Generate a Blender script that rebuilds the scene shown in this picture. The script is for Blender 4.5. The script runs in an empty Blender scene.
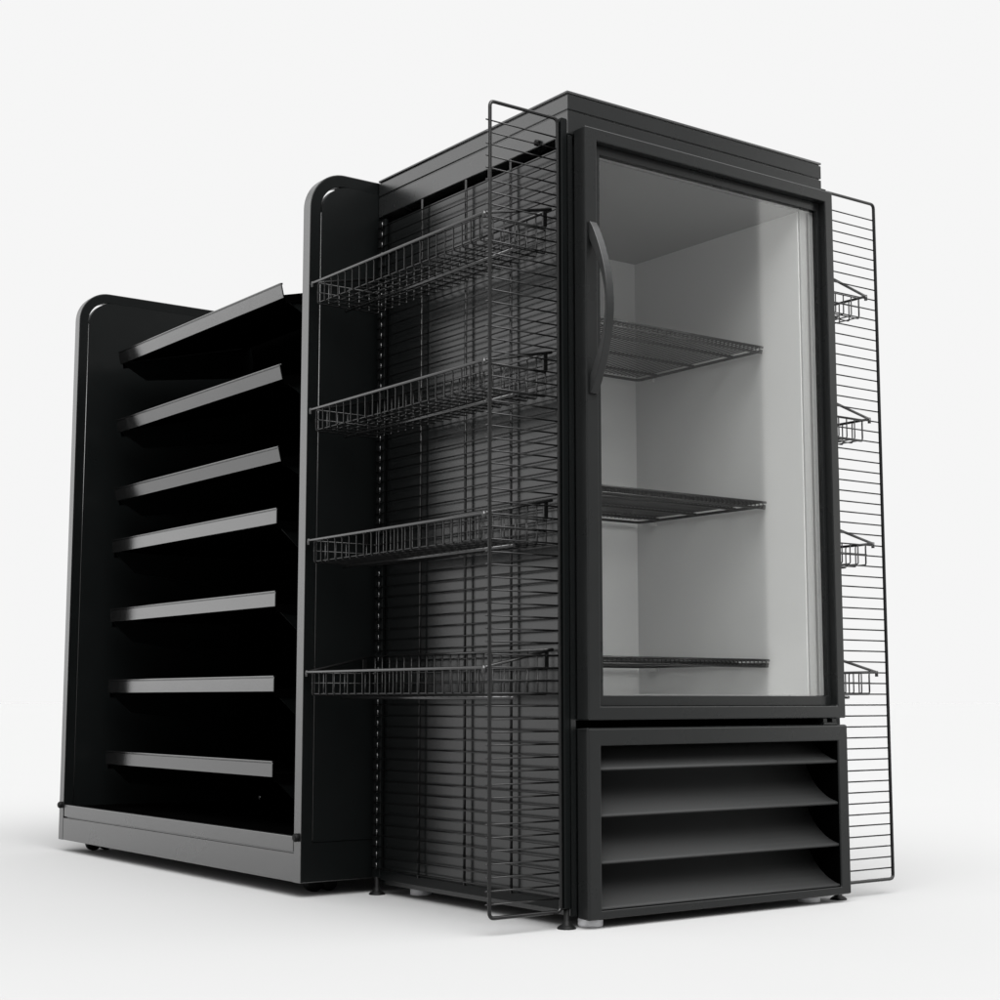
import bpy, bmesh, math
from mathutils import Vector, Matrix

scene = bpy.context.scene
COL = scene.collection

# ---------------------------------------------------------------- camera, world, lamps
cam_data = bpy.data.cameras.new('camera')
cam = bpy.data.objects.new('camera', cam_data)
COL.objects.link(cam)
cam_data.sensor_width = 36.0
cam_data.lens = 57.83
cam_data.clip_start = 0.05
cam_data.clip_end = 500
cam.location = (-1.78101, -2.20397, 0.39139)
cam.rotation_euler = (math.radians(90 + 7.08), 0, math.radians(-36.45))
scene.camera = cam

world = bpy.data.worlds.new('World')
scene.world = world
world.use_nodes = True
# an even white studio, with one large soft light bank low on the left behind the shelving
wnt = world.node_tree
wbg = wnt.nodes['Background']
wbg.inputs['Color'].default_value = (1, 1, 1, 1)
wtc = wnt.nodes.new('ShaderNodeTexCoord')
wdot = wnt.nodes.new('ShaderNodeVectorMath')
wdot.operation = 'DOT_PRODUCT'
BANK_AZ, BANK_EL, BANK_ADD = -33.0, 8.0, 0.55
FRONT_LOW, OVERHEAD, FRONT_HIGH, SBP = 0.06, 8.2, 2.6, 41.0
wdot.inputs[1].default_value = (math.sin(math.radians(BANK_AZ)) * math.cos(math.radians(BANK_EL)),
                                math.cos(math.radians(BANK_AZ)) * math.cos(math.radians(BANK_EL)),
                                math.sin(math.radians(BANK_EL)))
wnt.links.new(wtc.outputs['Generated'], wdot.inputs[0])
wmr = wnt.nodes.new('ShaderNodeMapRange')
wmr.interpolation_type = 'SMOOTHSTEP'
wmr.inputs['From Min'].default_value = math.cos(math.radians(34))
wmr.inputs['From Max'].default_value = math.cos(math.radians(14))
wmr.inputs['To Min'].default_value = 0.0
wmr.inputs['To Max'].default_value = BANK_ADD
wnt.links.new(wdot.outputs['Value'], wmr.inputs['Value'])

def wmath(op, a, b):
    nd = wnt.nodes.new('ShaderNodeMath')
    nd.operation = op
    for i, v in enumerate((a, b)):
        if isinstance(v, (int, float)): nd.inputs[i].default_value = v
        else: wnt.links.new(v, nd.inputs[i])
    return nd.outputs[0]

def wramp(v, f0, f1, t0, t1):
    nd = wnt.nodes.new('ShaderNodeMapRange')
    nd.interpolation_type = 'SMOOTHSTEP'
    wnt.links.new(v, nd.inputs['Value'])
    for k, x in (('From Min', f0), ('From Max', f1), ('To Min', t0), ('To Max', t1)):
        nd.inputs[k].default_value = x
    return nd.outputs['Result']

wsep = wnt.nodes.new('ShaderNodeSeparateXYZ')
wnt.links.new(wtc.outputs['Generated'], wsep.inputs[0])
wz = wsep.outputs['Z']
wfd = wnt.nodes.new('ShaderNodeVectorMath')
wfd.operation = 'DOT_PRODUCT'
wfd.inputs[1].default_value = (0.45, -0.893, 0)
wnt.links.new(wtc.outputs['Generated'], wfd.inputs[0])
wfront = wramp(wfd.outputs['Value'], 0.0, 0.55, 0.0, 1.0)             # the dim end of the studio, in front
wlow = wramp(wz, 0.0, 0.42, 0.92 - FRONT_LOW, 0.0)
wbase = wmath('SUBTRACT', 0.92, wmath('MULTIPLY', wfront, wlow))
wod = wnt.nodes.new('ShaderNodeVectorMath')
wod.operation = 'DOT_PRODUCT'
wod.inputs[1].default_value = (-0.28, -0.47, 0.837)
wnt.links.new(wtc.outputs['Generated'], wod.inputs[0])
wover = wramp(wod.outputs['Value'], 0.78, 0.97, 0.0, OVERHEAD)        # overhead light bank
wkey = wmath('MULTIPLY', wfront, wramp(wz, 0.40, 0.75, 0.0, FRONT_HIGH))  # added fill from high in front
wall_ = wmath('ADD', wmath('ADD', wmath('ADD', wbase, wover), wkey), wmr.outputs['Result'])
wnt.links.new(wall_, wbg.inputs['Strength'])

def area_lamp(name, loc, normal, sx, sz, power, color=(1, 1, 1)):
    d = bpy.data.lights.new(name, 'AREA')
    d.shape = 'RECTANGLE'
    d.size, d.size_y = sx, sz
    d.energy = power
    d.color = color
    o = bpy.data.objects.new(name, d)
    COL.objects.link(o)
    o.location = loc
    o.rotation_euler = Vector(normal).to_track_quat('-Z', 'Y').to_euler()
    return o

# tall softbox standing to the right in front; its edge shows as the pale strip in the door glass
SBE, SBW, SBZ0, SBZ1 = Vector((3.747, -3.180)), 2.0, 0.15, 3.2
sbc = SBE + Vector((0.677, 0.736)) * (SBW / 2)
area_lamp('softbox_lamp', (sbc.x, sbc.y, (SBZ0 + SBZ1) / 2), (-0.736, 0.677, 0), SBW, SBZ1 - SBZ0, SBP, (1.0, 1.0, 0.97))

vs = scene.view_settings
vs.view_transform = 'Standard'
vs.look = 'None'
vs.exposure = 0
vs.gamma = 1
vs.use_curve_mapping = False
scene.render.engine = 'CYCLES'
scene.cycles.max_bounces = 12
scene.cycles.transparent_max_bounces = 24

# ---------------------------------------------------------------- materials
def new_mat(name):
    m = bpy.data.materials.new(name)
    m.use_nodes = True
    nt = m.node_tree
    return m, nt, nt.nodes['Principled BSDF']

def paint(name, col, rough, spec=0.5, bump=0.0, bump_scale=400, rvar=0.05, cvar=0.0, vscale=9):
    m, nt, b = new_mat(name)
    b.inputs['Base Color'].default_value = (*col, 1)
    b.inputs['Specular IOR Level'].default_value = spec
    tc = nt.nodes.new('ShaderNodeTexCoord')
    n = nt.nodes.new('ShaderNodeTexNoise')
    n.inputs['Scale'].default_value = vscale
    n.inputs['Detail'].default_value = 5
    nt.links.new(tc.outputs['Object'], n.inputs['Vector'])
    mr = nt.nodes.new('ShaderNodeMapRange')
    mr.inputs['To Min'].default_value = rough - rvar
    mr.inputs['To Max'].default_value = rough + rvar
    nt.links.new(n.outputs['Fac'], mr.inputs['Value'])
    nt.links.new(mr.outputs['Result'], b.inputs['Roughness'])
    if cvar:
        mx = nt.nodes.new('ShaderNodeMix')
        mx.data_type = 'RGBA'
        mx.inputs['A'].default_value = (*[c * (1 - cvar) for c in col], 1)
        mx.inputs['B'].default_value = (*[c * (1 + cvar) for c in col], 1)
        nt.links.new(n.outputs['Fac'], mx.inputs['Factor'])
        nt.links.new(mx.outputs['Result'], b.inputs['Base Color'])
    if bump:
        n2 = nt.nodes.new('ShaderNodeTexNoise')
        n2.inputs['Scale'].default_value = bump_scale
        n2.inputs['Detail'].default_value = 3
        nt.links.new(tc.outputs['Object'], n2.inputs['Vector'])
        bp = nt.nodes.new('ShaderNodeBump')
        bp.inputs['Strength'].default_value = bump
        bp.inputs['Distance'].default_value = 0.0006
        nt.links.new(n2.outputs['Fac'], bp.inputs['Height'])
        nt.links.new(bp.outputs['Normal'], b.inputs['Normal'])
    return m

M_PANEL = paint('black_powder_coat', (0.003, 0.0035, 0.0035), 0.30, 0.10, 0.12, 700)
M_INSET = paint('black_inset_panel', (0.003, 0.0035, 0.0035), 0.30, 0.14)
M_SHELF = paint('black_shelf_enamel', (0.003, 0.003, 0.003), 0.13, 0.5, 0.08, 700)
M_CAB = paint('black_cabinet_paint', (0.004, 0.0045, 0.0045), 0.24, 0.5, 0.12, 700)
M_DOOR = paint('charcoal_door_paint', (0.008, 0.0085, 0.0085), 0.28, 0.21, 0.12, 800)
M_WIRE = paint('black_wire_coating', (0.0025, 0.0025, 0.0025), 0.25, 0.36)
M_LOUVER = paint('black_louver_paint', (0.028, 0.0285, 0.0285), 0.55, 0.10, 0.12, 800)
M_CROWN = paint('black_crown_lacquer', (0.008, 0.0085, 0.0085), 0.27, 0.5, 0.1, 700)
M_HANDLE = paint('charcoal_handle', (0.006, 0.0065, 0.0065), 0.34, 0.32)
M_RIM = paint('black_rim_coating', (0.003, 0.003, 0.003), 0.26, 0.5)
M_RUBBER = paint('black_rubber', (0.003, 0.003, 0.003), 0.5, 0.12)
M_DARK = paint('recess_shade_black', (0.0006, 0.0006, 0.0006), 0.8, 0.0)  # near-black for inner parts, with the shade of recesses put in its colour
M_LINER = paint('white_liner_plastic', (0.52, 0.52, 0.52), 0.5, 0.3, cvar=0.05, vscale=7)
M_TRIM = paint('black_edge_trim', (0.005, 0.005, 0.005), 0.26, 0.5)
M_CEIL = paint('shaded_ceiling_liner', (0.18, 0.18, 0.18), 0.5, 0.3, cvar=0.04)  # liner ceiling in a darker colour that stands in for its shade
M_SPACER = paint('grey_glass_spacer', (0.24, 0.24, 0.24), 0.45, 0.3)
M_FOOT = paint('white_foot_plastic', (0.88, 0.88, 0.90), 0.4, 0.5)
M_FLOOR = paint('white_studio_floor', (0.301, 0.301, 0.301), 0.9, 0.1, rvar=0.03, cvar=0.01, vscale=1.5)
M_BOLT = paint('zinc_bolt', (0.45, 0.45, 0.45), 0.35, 0.5)
M_BOLT.node_tree.nodes['Principled BSDF'].inputs['Metallic'].default_value = 1.0

for m_, ior_ in ((M_TRIM, 2.2), (M_SHELF, 2.2), (M_CAB, 1.57), (M_CROWN, 1.85), (M_RIM, 1.75)):      # glossier lacquer than the rest
    m_.node_tree.nodes['Principled BSDF'].inputs['IOR'].default_value = ior_

def glass_mat():
    m = bpy.data.materials.new('clear_door_glass')
    m.use_nodes = True
    nt = m.node_tree
    nt.nodes.clear()
    out = nt.nodes.new('ShaderNodeOutputMaterial')
    tr = nt.nodes.new('ShaderNodeBsdfTransparent')
    tr.inputs['Color'].default_value = (0.93, 0.933, 0.928, 1)
    gl = nt.nodes.new('ShaderNodeBsdfGlossy')
    gl.inputs['Roughness'].default_value = 0.035
    fr = nt.nodes.new('ShaderNodeFresnel')
    geo = nt.nodes.new('ShaderNodeNewGeometry')
    ior = nt.nodes.new('ShaderNodeMapRange')          # the same reflection on both faces of the thin pane
    ior.inputs['To Min'].default_value = 1.45
    ior.inputs['To Max'].default_value = 1 / 1.45
    nt.links.new(geo.outputs['Backfacing'], ior.inputs['Value'])
    nt.links.new(ior.outputs['Result'], fr.inputs['IOR'])
    mx = nt.nodes.new('ShaderNodeMixShader')
    nt.links.new(fr.outputs['Fac'], mx.inputs['Fac'])
    nt.links.new(tr.outputs['BSDF'], mx.inputs[1])
    nt.links.new(gl.outputs['BSDF'], mx.inputs[2])
    nt.links.new(mx.outputs['Shader'], out.inputs['Surface'])
    return m
M_GLASS = glass_mat()

# ---------------------------------------------------------------- mesh helpers
def add_box(bm, x0, x1, y0, y1, z0, z1, bev=0.0, seg=2, mtx=None):
    x0, x1 = min(x0, x1), max(x0, x1); y0, y1 = min(y0, y1), max(y0, y1); z0, z1 = min(z0, z1), max(z0, z1)
    co = [(x, y, z) for x in (x0, x1) for y in (y0, y1) for z in (z0, z1)]
    v = [bm.verts.new(c) for c in co]
    fs = [(0, 1, 3, 2), (4, 6, 7, 5), (0, 4, 5, 1), (2, 3, 7, 6), (0, 2, 6, 4), (1, 5, 7, 3)]
    faces = [bm.faces.new([v[i] for i in f]) for f in fs]
    geom = v
    if bev > 0:
        edges = list({e for f in faces for e in f.edges})
        r = bmesh.ops.bevel(bm, geom=edges, offset=bev, segments=seg, profile=0.5, affect='EDGES')
        geom = list({vv for f in r['faces'] for vv in f.verts} | {vv for vv in v if vv.is_valid})
    if mtx is not None:
        for vv in geom:
            vv.co = mtx @ vv.co
    return geom

def add_prism(bm, outline, axis, a, b):
    """outline: list of 2-D points, extruded along axis ('x': pts are (y,z); 'y': (x,z); 'z': (x,y))"""
    def P(p, t):
        return {'x': (t, p[0], p[1]), 'y': (p[0], t, p[1]), 'z': (p[0], p[1], t)}[axis]
    va = [bm.verts.new(P(p, a)) for p in outline]
    vb = [bm.verts.new(P(p, b)) for p in outline]
    n = len(outline)
    bm.faces.new(va)
    bm.faces.new(list(reversed(vb)))
    for i in range(n):
        j = (i + 1) % n
        bm.faces.new((va[i], vb[i], vb[j], va[j]))

def add_ring(bm, outer, inner, axis, a, b):
    """frame: outer and inner outlines with the same number of points, extruded a..b"""
    def P(p, t):
        return {'x': (t, p[0], p[1]), 'y': (p[0], t, p[1]), 'z': (p[0], p[1], t)}[axis]
    n = len(outer)
    oa = [bm.verts.new(P(p, a)) for p in outer]; ob = [bm.verts.new(P(p, b)) for p in outer]
    ia = [bm.verts.new(P(p, a)) for p in inner]; ib = [bm.verts.new(P(p, b)) for p in inner]
    for i in range(n):
        j = (i + 1) % n
        bm.faces.new((oa[i], oa[j], ia[j], ia[i]))
        bm.faces.new((ob[i], ib[i], ib[j], ob[j]))
        bm.faces.new((oa[i], ob[i], ob[j], oa[j]))
        bm.faces.new((ia[i], ia[j], ib[j], ib[i]))

def round_path(pts, rad, seg=4):
    pts = [Vector(p) for p in pts]
    out = [pts[0]]
    for i in range(1, len(pts) - 1):
        p, q, s = pts[i - 1], pts[i], pts[i + 1]
        d1, d2 = (p - q), (s - q)
        r = min(rad, d1.length * 0.45, d2.length * 0.45)
        a, c = q + d1.normalized() * r, q + d2.normalized() * r
        for k in range(seg + 1):
            t = k / seg
            out.append(a * (1 - t) ** 2 + q * 2 * t * (1 - t) + c * t * t)
    out.append(pts[-1])
    return out

def add_tube(bm, pts, r, n=6, cap=True):
    pts = [Vector(p) for p in pts]
    rings = []
    ref = None
    for i, p in enumerate(pts):
        if i == 0: d = pts[1] - p
        elif i == len(pts) - 1: d = p - pts[i - 1]
        else: d = (pts[i + 1] - p).normalized() + (p - pts[i - 1]).normalized()
        d.normalize()
        if ref is None:
            ref = Vector((0, 0, 1)) if abs(d.z) < 0.9 else Vector((0, 1, 0))
        u = (ref - d * ref.dot(d))
        if u.length < 1e-4:
            u = d.orthogonal()
        u.normalize()
        ref = u
        w = d.cross(u)
        rings.append([bm.verts.new(p + u * (r * math.cos(2 * math.pi * k / n)) + w * (r * math.sin(2 * math.pi * k / n))) for k in range(n)])
    for a, b in zip(rings, rings[1:]):
        for k in range(n):
            j = (k + 1) % n
            f = bm.faces.new((a[k], a[j], b[j], b[k]))
            f.smooth = True
    if cap:
        bm.faces.new(list(reversed(rings[0])))
        bm.faces.new(rings[-1])

def add_lathe(bm, prof, loc, n=24, rot=None):
    """prof: (radius, z) pairs, revolved about z at loc"""
    loc = Vector(loc)
    rot = rot or Matrix.Identity(3)
    rings = [[bm.verts.new(loc + rot @ Vector((r * math.cos(2 * math.pi * k / n), r * math.sin(2 * math.pi * k / n), z))) for k in range(n)] for r, z in prof]
    for a, b in zip(rings, rings[1:]):
        for k in range(n):
            j = (k + 1) % n
            f = bm.faces.new((a[k], a[j], b[j], b[k]))
            f.smooth = True
    bm.faces.new(list(reversed(rings[0])))
    bm.faces.new(rings[-1])

def rounded_rect(x0, x1, z0, z1, rtop, rbot=0.0, seg=14):
    """outline counter-clockwise from the lower left; always the same number of points"""
    pts = []
    for cx, cz, r, a0 in ((x0 + rbot, z0 + rbot, rbot, 180), (x1 - rbot, z0 + rbot, rbot, 270),
                          (x1 - rtop, z1 - rtop, rtop, 0), (x0 + rtop, z1 - rtop, rtop, 90)):
        for k in range(seg + 1):
            a = math.radians(a0 + 90 * k / seg)
            rr = max(r, 1e-4)
            pts.append((cx + rr * math.cos(a), cz + rr * math.sin(a)))
    return pts

def obj(name, bm, mat, parent=None, smooth_angle=None, bevel=None):
    me = bpy.data.meshes.new(name)
    bmesh.ops.recalc_face_normals(bm, faces=bm.faces)
    bm.to_mesh(me)
    bm.free()
    me.materials.append(mat)
    o = bpy.data.objects.new(name, me)
    COL.objects.link(o)
    if parent is not None:
        o.parent = parent
        o.matrix_parent_inverse = Matrix.Identity(4)
        root = parent
        off = Vector((0, 0, 0))
        while root is not None:
            off += Vector(root.location)
            root = root.parent
        if off.length > 0:
            me.transform(Matrix.Translation(-off))
    if bevel:
        md = o.modifiers.new('bevel', 'BEVEL')
        md.width = bevel
        md.segments = 2
        md.limit_method = 'ANGLE'
        md.angle_limit = math.radians(40)
    return o

def thing(name, label, cat, loc=(0, 0, 0), group=None):
    o = bpy.data.objects.new(name, None)
    COL.objects.link(o)
    o.empty_display_size = 0.05
    o.location = loc
    o['label'] = label
    o['category'] = cat
    if group: o['group'] = group
    return o

def copy_tree(o, parent=None):
    c = o.copy()
    COL.objects.link(c)
    c.parent = parent
    for ch in list(o.children):
        copy_tree(ch, c)
    return c

# ---------------------------------------------------------------- setting
W, D, H = 0.6757, 0.648, 1.5      # cooler width, depth to the shelving unit, height
G, L = 0.1671, 1.2779             # overhang and length of the shelving unit

bm = bmesh.new()
n = 96
ctr = bm.verts.new((0, 0, 0))
rad = [0.8, 1.6, 3, 6, 12, 25, 60, 180]
rings = [[bm.verts.new((r * math.cos(2 * math.pi * k / n), r * math.sin(2 * math.pi * k / n), 0)) for k in range(n)] for r in rad]
for k in range(n):
    bm.faces.new((ctr, rings[0][k], rings[0][(k + 1) % n]))
for a, b in zip(rings, rings[1:]):
    for k in range(n):
        j = (k + 1) % n
        bm.faces.new((a[k], b[k], b[j], a[j]))
floor = obj('floor', bm, M_FLOOR)
floor['kind'] = 'structure'

# ---------------------------------------------------------------- glass door cooler
cooler = thing('display_cooler', 'tall black display cooler with framed glass door and louvered grille below', 'cooler', (W / 2, 0.29, 0))
CY1 = 0.630
bm = bmesh.new()
zc0, zc1 = 0.0205, 1.399
ZS = 0.3435
add_box(bm, 0.003, 0.064, 0.004, CY1, ZS, zc1)                           # left wall, thick round the cold box
add_box(bm, 0.003, 0.024, 0.004, CY1, zc0, ZS)
add_box(bm, W - 0.064, W - 0.003, 0.004, CY1, ZS, zc1)                   # right wall
add_box(bm, W - 0.024, W - 0.003, 0.004, CY1, zc0, ZS)
add_box(bm, 0.0645, W - 0.0645, 0.52, CY1 - 0.001, zc0 + 0.001, zc1 - 0.001)     # back
add_box(bm, 0.0645, W - 0.0645, 0.004, 0.519, 1.3905, zc1 - 0.001)               # top
add_box(bm, 0.0645, W - 0.0645, 0.12, 0.519, ZS + 0.0005, 0.376)
add_box(bm, 0.0245, W - 0.0245, 0.12, 0.519, zc0 + 0.001, ZS)           # machine bay
add_box(bm, 0.0645, W - 0.0645, 0.004, 0.1195, zc0 + 0.001, 0.028)
# face frame strips beside and above the door
add_box(bm, 0.0005, 0.0115, 0.0, 0.0035, zc0, 1.4165)
add_box(bm, W - 0.0115, W - 0.0005, 0.0, 0.0035, zc0, 1.4165)
obj('cabinet', bm, M_CAB, cooler)

bm = bmesh.new()
add_box(bm, 0.0645, W - 0.0645, 0.004, 0.1195, 0.344, 0.376)
add_box(bm, 0.014, W - 0.014, 0.0005, 0.0034, 0.3415, 0.3552)  # black strip standing in for the shade between door and grille
obj('shaded_gap_rail', bm, M_DARK, cooler)
bm = bmesh.new()
add_box(bm, 0.028, W - 0.028, 0.006, CY1 - 0.03, 1.3995, 1.4175)
obj('cabinet_neck', bm, M_DARK, cooler)

# crown: bands with shadow gaps between them
bm = bmesh.new()
add_box(bm, 0.0, W, 0.0, D - 0.002, 1.418, 1.4615, 0.0012, 1)
add_box(bm, 0.0025, W - 0.0025, 0.0025, D - 0.003, 1.4617, 1.4953)
add_box(bm, 0.0, W, 0.0, D - 0.002, 1.4648, 1.4925, 0.0012, 1)
add_box(bm, -0.0015, W + 0.0015, -0.0015, D - 0.002, 1.4955, 1.5, 0.001, 1)
crown = obj('crown', bm, M_CROWN, cooler)
bm = bmesh.new()
add_box(bm, 0.0002, W - 0.0002, -0.0013, -0.0001, 1.4182, 1.4612, 0.0004, 1)
add_box(bm, 0.0002, W - 0.0002, -0.0013, -0.0001, 1.4650, 1.4922, 0.0004, 1)
obj('fascia', bm, M_DOOR, crown)
bm = bmesh.new()
add_lathe(bm, [(0.006, 0), (0.006, 0.006), (0.003, 0.008)], (-0.001, 0.086, 1.424), 12, Matrix.Rotation(-math.pi / 2, 3, 'Y'))
obj('screw', bm, M_RUBBER, crown)

# white inside
LX0, LX1, LY1, LZ0, LZ1 = 0.068, 0.606, 0.507, 0.385, 1.383
bm = bmesh.new()
t = 0.003
add_box(bm, LX0 - t, LX0, 0.004, LY1, LZ0, LZ1)
add_box(bm, LX1, LX1 + t, 0.004, LY1, LZ0, LZ1)
add_box(bm, LX0 - t, LX1 + t, LY1, LY1 + t, LZ0 - t, LZ1 + t)
add_box(bm, LX0 - t, LX1 + t, 0.004, LY1, LZ0 - t, LZ0)
obj('liner', bm, M_LINER, cooler)
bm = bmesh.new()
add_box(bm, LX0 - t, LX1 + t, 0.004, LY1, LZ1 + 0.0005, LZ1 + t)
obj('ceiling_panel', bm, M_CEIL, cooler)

# breaker strip between the liner and the cabinet face
for xa, xb in ((LX1 + 0.0035, 0.658), (0.034, LX0 - 0.0035)):
    bm = bmesh.new()
    add_box(bm, xa, xb, 0.0005, 0.0035, LZ0, 1.389)
    obj('breaker_strip', bm, M_SPACER, cooler)

# wire shelves inside
def cooler_shelf(z):
    bm = bmesh.new()
    x0, x1, y0, y1 = 0.078, 0.600, 0.105, 0.492
    nw = 46
    for k in range(nw):
        x = x0 + 0.006 + (x1 - x0 - 0.012) * k / (nw - 1)
        add_tube(bm, round_path([(x, y0, z - 0.011), (x, y0, z), (x, y1, z)], 0.003, 2), 0.0013, 5)
    add_tube(bm, [(x0, y0 - 0.003, z), (x1, y0 - 0.003, z)], 0.0028, 6)
    add_tube(bm, [(x0, y0 - 0.003, z - 0.012), (x1 - 0.004, y0 - 0.003, z - 0.012)], 0.0028, 6)
    for y in (0.19, 0.31, 0.43):
        add_tube(bm, [(x0, y, z - 0.005), (x1, y, z - 0.005)], 0.0032, 6)
    add_tube(bm, round_path([(x0, y0, z - 0.007), (x0, y1, z - 0.007), (x1, y1, z - 0.007), (x1, y0, z - 0.007)], 0.012), 0.0032, 6)
    o = obj('wire_shelf', bm, M_WIRE, cooler)
    # clips on the liner walls
    for y in (0.44,):
        for xa in (LX0 + 0.0005, LX1 - 0.008):
            bm = bmesh.new()
            add_box(bm, xa, xa + 0.0075, y, y + 0.02, z - 0.019, z - 0.0108, 0.001)
            obj('shelf_clip', bm, M_LINER, o)
for z in (1.1165, 0.792, 0.470):
    cooler_shelf(z)

# door
DX0, DX1, DZ0, DZ1 = 0.0125, 0.670, 0.3555, 1.4265
OX0, OX1, OZ0, OZ1 = 0.0403, 0.6475, 0.3794, 1.4026
IX0, IX1, IZ0, IZ1 = 0.0600, 0.6396, 0.3985, 1.3850
bm = bmesh.new()
def rect(x0, x1, z0, z1):
    return [(x0, z0), (x1, z0), (x1, z1), (x0, z1)]
add_ring(bm, rect(DX0, DX1, DZ0, DZ1), rect(OX0, OX1, OZ0, OZ1), 'y', -0.035, -0.002)
door = obj('door', bm, M_DOOR, cooler, bevel=0.0022)
# rounded closing stile down the handle edge
bm = bmesh.new()
add_ring(bm, rect(OX0 + 0.0003, OX1 - 0.0003, OZ0 + 0.0003, OZ1 - 0.0003), rect(IX0, IX1, IZ0, IZ1), 'y', -0.0185, -0.004)
obj('inner_frame', bm, M_DOOR, door, bevel=0.001)
bm = bmesh.new()
add_box(bm, IX0 + 0.0005, IX1 - 0.0005, -0.0125, -0.0085, IZ0 + 0.0005, IZ1 - 0.0005)
obj('glass_pane', bm, M_GLASS, door)
bm = bmesh.new()
add_ring(bm, rect(IX0 + 0.001, IX1 - 0.001, IZ0 + 0.001, IZ1 - 0.001), rect(IX0 + 0.003, IX1 - 0.012, IZ0 + 0.002, IZ1 - 0.003), 'y', -0.0078, -0.0045)
obj('glass_spacer', bm, M_SPACER, door)
bm = bmesh.new()
add_ring(bm, rect(DX0 + 0.006, DX1 - 0.006, DZ0 + 0.006, DZ1 - 0.006), rect(OX0 - 0.004, OX1 + 0.004, OZ0 - 0.004, OZ1 + 0.004), 'y', -0.0018, 0.0034)
obj('door_gasket', bm, M_RUBBER, door)
# crescent handle
bm = bmesh.new()
hz0, hz1 = 0.932, 1.247
N = 28
rows = []
for k in range(N + 1):
    s = k / N
    z = hz0 + (hz1 - hz0) * s
    c = math.sin(math.pi * s) ** 0.85 if 0 < s < 1 else 0
    yo = -0.040 - 0.047 * c                      # outer face
    ci = max(0.0, math.sin(math.pi * (s - 0.085) / 0.83)) if 0.085 < s < 0.915 else 0
    yi = -0.0345 - 0.0455 * ci                    # inner face
    rows.append([(0.0180, yo, z), (0.0345, yo, z), (0.0345, yi, z), (0.0180, yi, z)])
vr = [[bm.verts.new(p) for p in r] for r in rows]
for a, b in zip(vr, vr[1:]):
    for k in range(4):
        j = (k + 1) % 4
        bm.faces.new((a[k], a[j], b[j], b[k])).smooth = False
bm.faces.new(vr[0]); bm.faces.new(list(reversed(vr[-1])))
obj('handle', bm, M_HANDLE, door, bevel=0.0012)
bm = bmesh.new()
add_box(bm, 0.612, 0.650, -0.030, -0.004, 0.3425, 0.3465, 0.0008)
add_box(bm, 0.640, 0.652, -0.026, -0.010, 0.3465, 0.3550, 0.0008)
add_box(bm, 0.615, 0.626, -0.026, -0.010, 0.3465, 0.3552, 0.0008)
obj('hinge', bm, M_DOOR, door)

# louvered grille box
GX0, GX1, GZ0, GZ1 = 0.0125, 0.673, 0.0168, 0.341
PX0, PX1, PZ0, PZ1 = 0.0398, 0.6465, 0.0305, 0.3112
bm = bmesh.new()
add_ring(bm, rect(GX0, GX1, GZ0, GZ1), rect(PX0, PX1, PZ0, PZ1), 'y', -0.035, -0.030)
add_ring(bm, rect(GX0, GX1, GZ0, GZ1), rect(GX0 + 0.004, GX1 - 0.004, GZ0 + 0.004, GZ1 - 0.004), 'y', -0.030, -0.002)
bmesh.ops.remove_doubles(bm, verts=bm.verts, dist=0.00005)
grille = obj('grille', bm, M_DOOR, cooler, bevel=0.0020)
bm = bmesh.new()
add_ring(bm, rect(PX0 - 0.001, PX1 + 0.001, PZ0 - 0.002, PZ1 + 0.001), rect(PX0 + 0.0004, PX1 - 0.0004, PZ0 + 0.0004, PZ1 - 0.0004), 'y', -0.0297, 0.0625)
add_box(bm, PX0 + 0.0002, PX1 - 0.0002, 0.0585, 0.0615, PZ0 + 0.0002, PZ1 - 0.0002)
obj('grille_duct', bm, M_DARK, grille)
for z in (0.2715, 0.1915, 0.1115, 0.034):
    bm = bmesh.new()
    prof = [(-0.0308, -0.0015), (-0.0306, 0.0008), (-0.0295, 0.0016), (-0.020, 0.0040), (-0.008, 0.0085), (0.006, 0.0160), (0.020, 0.0265), (0.033, 0.0400), (0.044, 0.0560), (0.052, 0.0740), (0.056, 0.090)]
    cur = [(y, z + dz) for y, dz in prof]
    low = [(y + 0.0012, zz - 0.0022) for y, zz in reversed(cur)]
    if z > 0.22:
        cur = [(y, min(zz, PZ1 - 0.003)) for y, zz in cur]
        low = [(y, min(zz, PZ1 - 0.0055)) for y, zz in low]
    add_prism(bm, cur + low, 'x', PX0 + 0.0008, PX1 - 0.0008)
    for f in bm.faces:
        f.smooth = len(f.verts) == 4 and abs(f.normal.x) < 0.5
    obj('louver', bm, M_LOUVER, grille)

for x, y in ((0.052, 0.012), (0.612, 0.020), (0.066, 0.566), (0.610, 0.566)):
    bm = bmesh.new()
    add_lathe(bm, [(0.0215, 0.0), (0.022, 0.002), (0.022, 0.012), (0.020, 0.0135), (0.020, 0.020)], (x, y, 0), 28)
    obj('foot', bm, M_FOOT, cooler)

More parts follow.
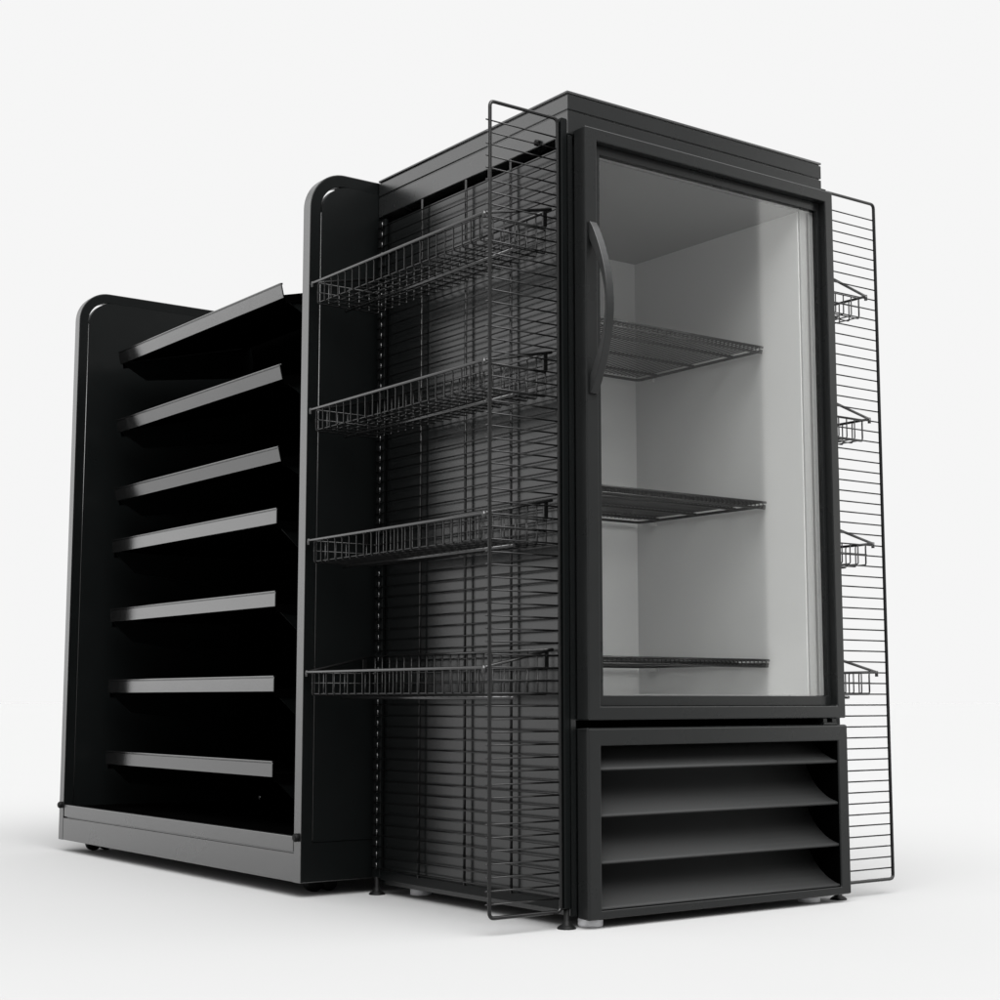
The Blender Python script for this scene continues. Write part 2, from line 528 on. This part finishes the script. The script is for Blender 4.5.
# ---------------------------------------------------------------- wire racks either side
PITCH = 0.0219
def wire_rack(sign, label):
    """sign -1: left of the cooler, built at x<0; +1: mirror image on the right"""
    X = (lambda x: x) if sign < 0 else (lambda x: W - x)
    r = thing('wire_rack', label, 'wire rack', (X(-0.008), 0.3, 0), 'wire racks flanking the cooler')
    # posts
    for y in (0.0065, 0.618):
        bm = bmesh.new()
        if y < 0.1:
            add_box(bm, X(-0.0150), X(-0.0015), y - 0.0075, y + 0.0075, 0.034, 1.4455, 0.0012, 1)
        else:
            add_box(bm, X(-0.0085), X(-0.0015), y - 0.013, y + 0.016, 0.034, 1.405, 0.0008, 1)
        p = obj('post', bm, M_PANEL, r)
        if y > 0.1:
            bm = bmesh.new()
            z = 0.05
            while z < 1.39:
                add_tube(bm, [(X(-0.0100), y - 0.003, z), (X(-0.0100), y - 0.003, z + 0.0135)], 0.0016, 8)
                z += PITCH
            add_box(bm, X(-0.0095), X(-0.0086), y + 0.0065, y + 0.0085, 0.04, 1.40)
            obj('slotted_strip', bm, M_RIM, p)
        bm = bmesh.new()
        px = X(-0.006)
        add_lathe(bm, [(0.0165, 0.0), (0.0165, 0.002), (0.0125, 0.0055), (0.0075, 0.008), (0.0075, 0.013), (0.0052, 0.0135), (0.0052, 0.035)], (px, y, 0), 24)
        obj('foot', bm, M_RUBBER, p)
    # side grid
    bm = bmesh.new()
    for k in range(62):
        z = 0.0526 + PITCH * k
        add_tube(bm, [(X(-0.0105), 0.012, z), (X(-0.0105), 0.632, z)], 0.0015, 6)
    for y in (0.1643, 0.3113, 0.4667):
        add_tube(bm, [(X(-0.0065), y, 0.045), (X(-0.0065), y, 1.412)], 0.0026, 6)
    obj('side_grid', bm, M_WIRE, r)
    # wing grid
    bm = bmesh.new()
    y = 0.0065
    xo, xi, zb, zt = -0.1705, -0.0185, 0.0298, 1.4435
    loop = round_path([(X(xi), y, 0.6), (X(xi), y, zb), (X(xo), y, zb), (X(xo), y, zt), (X(xi), y, zt), (X(xi), y, 0.6)], 0.010, 5)
    add_tube(bm, loop, 0.0034, 8, cap=False)
    for k in range(1, 64):
        z = zb + PITCH * k
        add_tube(bm, [(X(xo - 0.006), y + 0.0035, z), (X(xi + 0.002), y + 0.0035, z)], 0.0015, 6)
    obj('wing_grid', bm, M_WIRE, r)
    # bottom rail
    bm = bmesh.new()
    add_box(bm, X(-0.005), X(0.0015), 0.016, 0.632, 0.030, 0.0475, 0.0008, 1)
    obj('bottom_rail', bm, M_PANEL, r)
    return r
wire_rack(-1, 'black wire grid rack with projecting wing, between the glass cooler and the open shelving')
wire_rack(1, 'black wire grid rack whose wing shows at the right edge of the cooler against white')

# ---------------------------------------------------------------- hanging wire baskets
def build_basket(sign, label, z):
    X = (lambda x: x) if sign < 0 else (lambda x: W - x)
    root = thing('wire_basket', label, 'wire basket', (X(-0.012), 0.33, z), 'wire baskets hung on the racks')
    xf, xb = -0.1655, -0.0155
    fl, bk = -0.046, 0.033
    y0, y1 = 0.030, 0.636
    # rails
    bm = bmesh.new()
    rail = round_path([(X(xb), y0, z + bk), (X(xf), y0, z), (X(xf), y1, z), (X(xb), y1, z + bk)], 0.003, 2)
    add_tube(bm, rail, 0.0030, 8)
    for yy in (y0, y1):
        add_tube(bm, [(X(xf), yy, z + 0.003), (X(xf), yy, z - 0.009)], 0.0034, 8)
    add_tube(bm, [(X(xb), y0, z + bk), (X(xb), y1, z + bk)], 0.0022, 6)
    obj('rim', bm, M_RIM, root)
    # wires
    bm = bmesh.new()
    n = 22
    for k in range(n):
        y = y0 + 0.018 + (y1 - y0 - 0.036) * k / (n - 1)
        path = round_path([(X(xf), y, z), (X(xf + 0.003), y, z - 0.005), (X(xf + 0.003), y, z + fl), (X(xb), y, z + fl), (X(xb), y, z + bk)], 0.0045, 3)
        add_tube(bm, path, 0.00145, 5)
    for k in range(6):
        x = xf + 0.0055 + 0.0245 * k
        ez = z - 0.002
        zz = z + fl + 0.0026
        path = round_path([(X(x), y0 + 0.015, ez), (X(x), y0 + 0.015, zz), (X(x), y1 - 0.015, zz), (X(x), y1 - 0.015, ez)], 0.0045, 3)
        add_tube(bm, path, 0.00145, 5)
    for dz in (-0.022, -0.002):
        add_tube(bm, round_path([(X(xf + 0.003), y0 + 0.015, z + dz), (X(xb), y0 + 0.015, z + dz), (X(xb), y1 - 0.015, z + dz), (X(xf + 0.003), y1 - 0.015, z + dz)], 0.005, 2), 0.0014, 5)
    obj('wire_cage', bm, M_WIRE, root)
    bm = bmesh.new()
    add_tube(bm, [(X(-0.092), y0 + 0.012, z - 0.0515), (X(-0.092), y1 - 0.012, z - 0.0515)], 0.0032, 8)
    obj('support_rod', bm, M_RIM, root)
    for yy in (y0 - 0.002, y1 - 0.002):
        bm = bmesh.new()
        add_box(bm, X(-0.0350), X(-0.0255), yy, yy + 0.004, z - 0.002, z + 0.029, 0.0006, 1)
        obj('hook_plate', bm, M_WIRE, root)
    return root
BZ = (1.2465, 0.9805, 0.7115, 0.4460)
RANK = ('topmost', 'second from top', 'third from top', 'lowest')
SEEN = ('level with the top of the glass', 'level with the door handle', 'level with the middle cooler shelf', 'level with the bottom of the glass')
first = {}
for sign, where in ((-1, 'wire basket on the rack between cooler and shelving'), (1, 'wire basket peeking out right of the cooler')):
    for i, z in enumerate(BZ if sign < 0 else (1.2465, 0.9805, 0.7155, 0.4475)):
        lab = '%s black %s' % (RANK[i], where)
        if i == 0:
            first[sign] = build_basket(sign, lab, z)
        else:
            c = copy_tree(first[sign])
            c.location.z = z
            c['label'] = lab

# ---------------------------------------------------------------- shelving unit
gond = thing('shelving_unit', 'long black open shelving unit with rounded end panels and seven shelves', 'shelving', (W / 2, D + L / 2, 0))
T = 0.027
def end_panel(y0):
    bm = bmesh.new()
    z0, z1 = 0.0295, 1.4955
    fw = 0.0255
    outer = rounded_rect(-G, W + G, z0, z1, 0.083)
    inner = rounded_rect(-G + fw, W + G - fw, 0.108, z1 - fw, 0.058)
    body = rounded_rect(-G + 0.0018, W + G - 0.0018, z0 + 0.0018, z1 - 0.0018, 0.0812)
    add_ring(bm, body, inner, 'y', y0 + 0.0004, y0 + T - 0.0004)
    p = obj('end_panel', bm, M_PANEL, gond, bevel=0.0008)
    bm = bmesh.new()
    add_ring(bm, outer, rounded_rect(-G + 0.0016, W + G - 0.0016, z0 + 0.0016, z1 - 0.0016, 0.0814), 'y', y0, y0 + T)
    obj('edge_trim', bm, M_TRIM, p)
    bm = bmesh.new()
    add_prism(bm, rounded_rect(-G + fw + 0.0020, W + G - fw - 0.0020, 0.1085, z1 - fw - 0.0003, 0.0670), 'y', y0 - 0.0010, y0 + T - 0.009)
    obj('inset_panel', bm, M_INSET, p, bevel=0.0006)
    bm = bmesh.new()
    add_tube(bm, [(-G + fw + 0.0008, y0 - 0.0002, 0.112), (-G + fw + 0.0008, y0 - 0.0002, 1.405)], 0.0011, 6)  # thin glossy rod added to catch a bright line along the inset edge
    obj('edge_glint_rod', bm, M_RIM, p)
    return p
end_panel(D)
end_panel(D + L - T)
ya, yb = D + T + 0.0005, D + L - T - 0.0005
XC = W / 2
# kick plate
bm = bmesh.new()
add_box(bm, -G + 0.0005, -G + 0.012, ya, yb, 0.0297, 0.0855, 0.0008, 1)
add_box(bm, -G + 0.006, -G + 0.014, ya, yb, 0.0860, 0.0885)
kick = obj('kick_plate', bm, M_TRIM, gond)
bm = bmesh.new()
add_box(bm, -G + 0.0005, -G + 0.0125, ya + 0.004, yb - 0.004, 0.0890, 0.1195, 0.0015, 2)
obj('deck_rail', bm, M_TRIM, kick)
bm = bmesh.new()
add_box(bm, -G + 0.0128, XC - 0.020, ya + 0.002, yb - 0.002, 0.1120, 0.1150)
obj('bottom_deck', bm, M_DARK, gond)
for y in (D + 0.013, D + L - 0.013):
    bm = bmesh.new()
    add_lathe(bm, [(0.0075, 0), (0.0085, 0.003), (0.0085, 0.007), (0.006, 0.010)], (-G + 0.001, y, 0.118), 16, Matrix.Rotation(-math.pi / 2, 3, 'Y'))
    obj('bolt', bm, M_RUBBER, gond)
# back panel and uprights
bm = bmesh.new()
add_box(bm, XC - 0.015, XC + 0.015, ya, yb, 0.03, 1.40, 0.001)
obj('back_panel', bm, M_DARK, gond)
for y in (0.955, 1.690):
    bm = bmesh.new()
    add_box(bm, XC - 0.040, XC - 0.0155, y - 0.015, y + 0.015, 0.116, 1.36, 0.001)
    up = obj('upright', bm, M_DARK, gond)
    bm = bmesh.new()
    add_lathe(bm, [(0.007, 0), (0.007, 0.003), (0.005, 0.005)], (XC - 0.0402, y, 0.132), 14, Matrix.Rotation(-math.pi / 2, 3, 'Y'))
    obj('bolt', bm, M_BOLT, up)

# shelves
SY0, SY1 = 0.9325, 1.838
def gondola_shelf(zt, tilt):
    """zt: top of the price lip; the shelf hinges back from the lip"""
    lip_h = 0.035
    depth = 0.372 if tilt == 0 else 0.398
    piv = Vector((-0.080, 0, zt))
    rot = Matrix.Rotation(-tilt, 4, 'Y')       # front tips down
    M = Matrix.Translation(piv) @ rot @ Matrix.Translation(-piv)
    x0 = -0.080
    bm = bmesh.new()
    add_box(bm, x0 + 0.0045, x0 + depth, SY0 + 0.001, SY1 - 0.001, zt - lip_h + 0.004, zt - lip_h + 0.007, 0, 2, M)
    add_box(bm, x0 + 0.006, x0 + depth, SY0 + 0.001, SY0 + 0.003, zt - lip_h - 0.012, zt - lip_h + 0.0035, 0, 2, M)
    add_box(bm, x0 + 0.006, x0 + depth, SY1 - 0.003, SY1 - 0.001, zt - lip_h - 0.012, zt - lip_h + 0.0035, 0, 2, M)
    sh = obj('shelf', bm, M_DARK, gond)
    bm = bmesh.new()
    # price channel: main face, rolled top edge, small return below
    add_box(bm, x0, x0 + 0.004, SY0, SY1, zt - lip_h, zt - 0.0048, 0.0008, 1, M)
    add_box(bm, x0 + 0.0012, x0 + 0.006, SY0, SY1, zt - 0.0046, zt - 0.0036, 0, 1, M)
    add_box(bm, x0 - 0.0004, x0 + 0.0065, SY0, SY1, zt - 0.0034, zt, 0.0012, 2, M)
    obj('price_lip', bm, M_SHELF, sh)
    for y in (SY0 + 0.006, SY1 - 0.009):
        bm = bmesh.new()
        zb = zt - lip_h
        pts = [(x0 + 0.010, zb - 0.004), (x0 + 0.016, zb - 0.010), (x0 + 0.062, zb - 0.052), (x0 + depth, zb - 0.085), (x0 + depth, zb + 0.0025), (x0 + 0.010, zb + 0.0025)]
        pts = [((M @ Vector((px, 0, pz))).x, (M @ Vector((px, 0, pz))).z) for px, pz in pts]
        add_prism(bm, pts, 'y', y, y + 0.003)
        obj('bracket', bm, M_PANEL, sh)
TI = math.radians(13.5)
for z, tl in ((1.3241, TI), (1.137, TI), (0.9513, TI), (0.8134, 0), (0.6294, 0), (0.4434, 0), (0.2587, 0)):
    gondola_shelf(z, tl)

# casters
def caster(x, y):
    bm = bmesh.new()
    add_box(bm, x - 0.024, x + 0.024, y - 0.014, y + 0.014, 0.030, 0.046, 0.002)
    c = obj('caster', bm, M_RUBBER, gond)
    for dx in (-0.0175, 0.0175):
        bm = bmesh.new()
        rr = Matrix.Rotation(math.radians(90), 3, 'X')
        add_lathe(bm, [(0.006, -0.0115), (0.0155, -0.0112), (0.0185, -0.009), (0.0190, 0), (0.0185, 0.009), (0.0155, 0.0112), (0.006, 0.0115)], (x + dx, y, 0.0190), 28, rr)
        obj('wheel', bm, M_RUBBER, c)
caster(-0.0700, 0.735)
caster(-0.0760, 1.872)
caster(W + 0.070, 0.735)
caster(W + 0.076, 1.872)
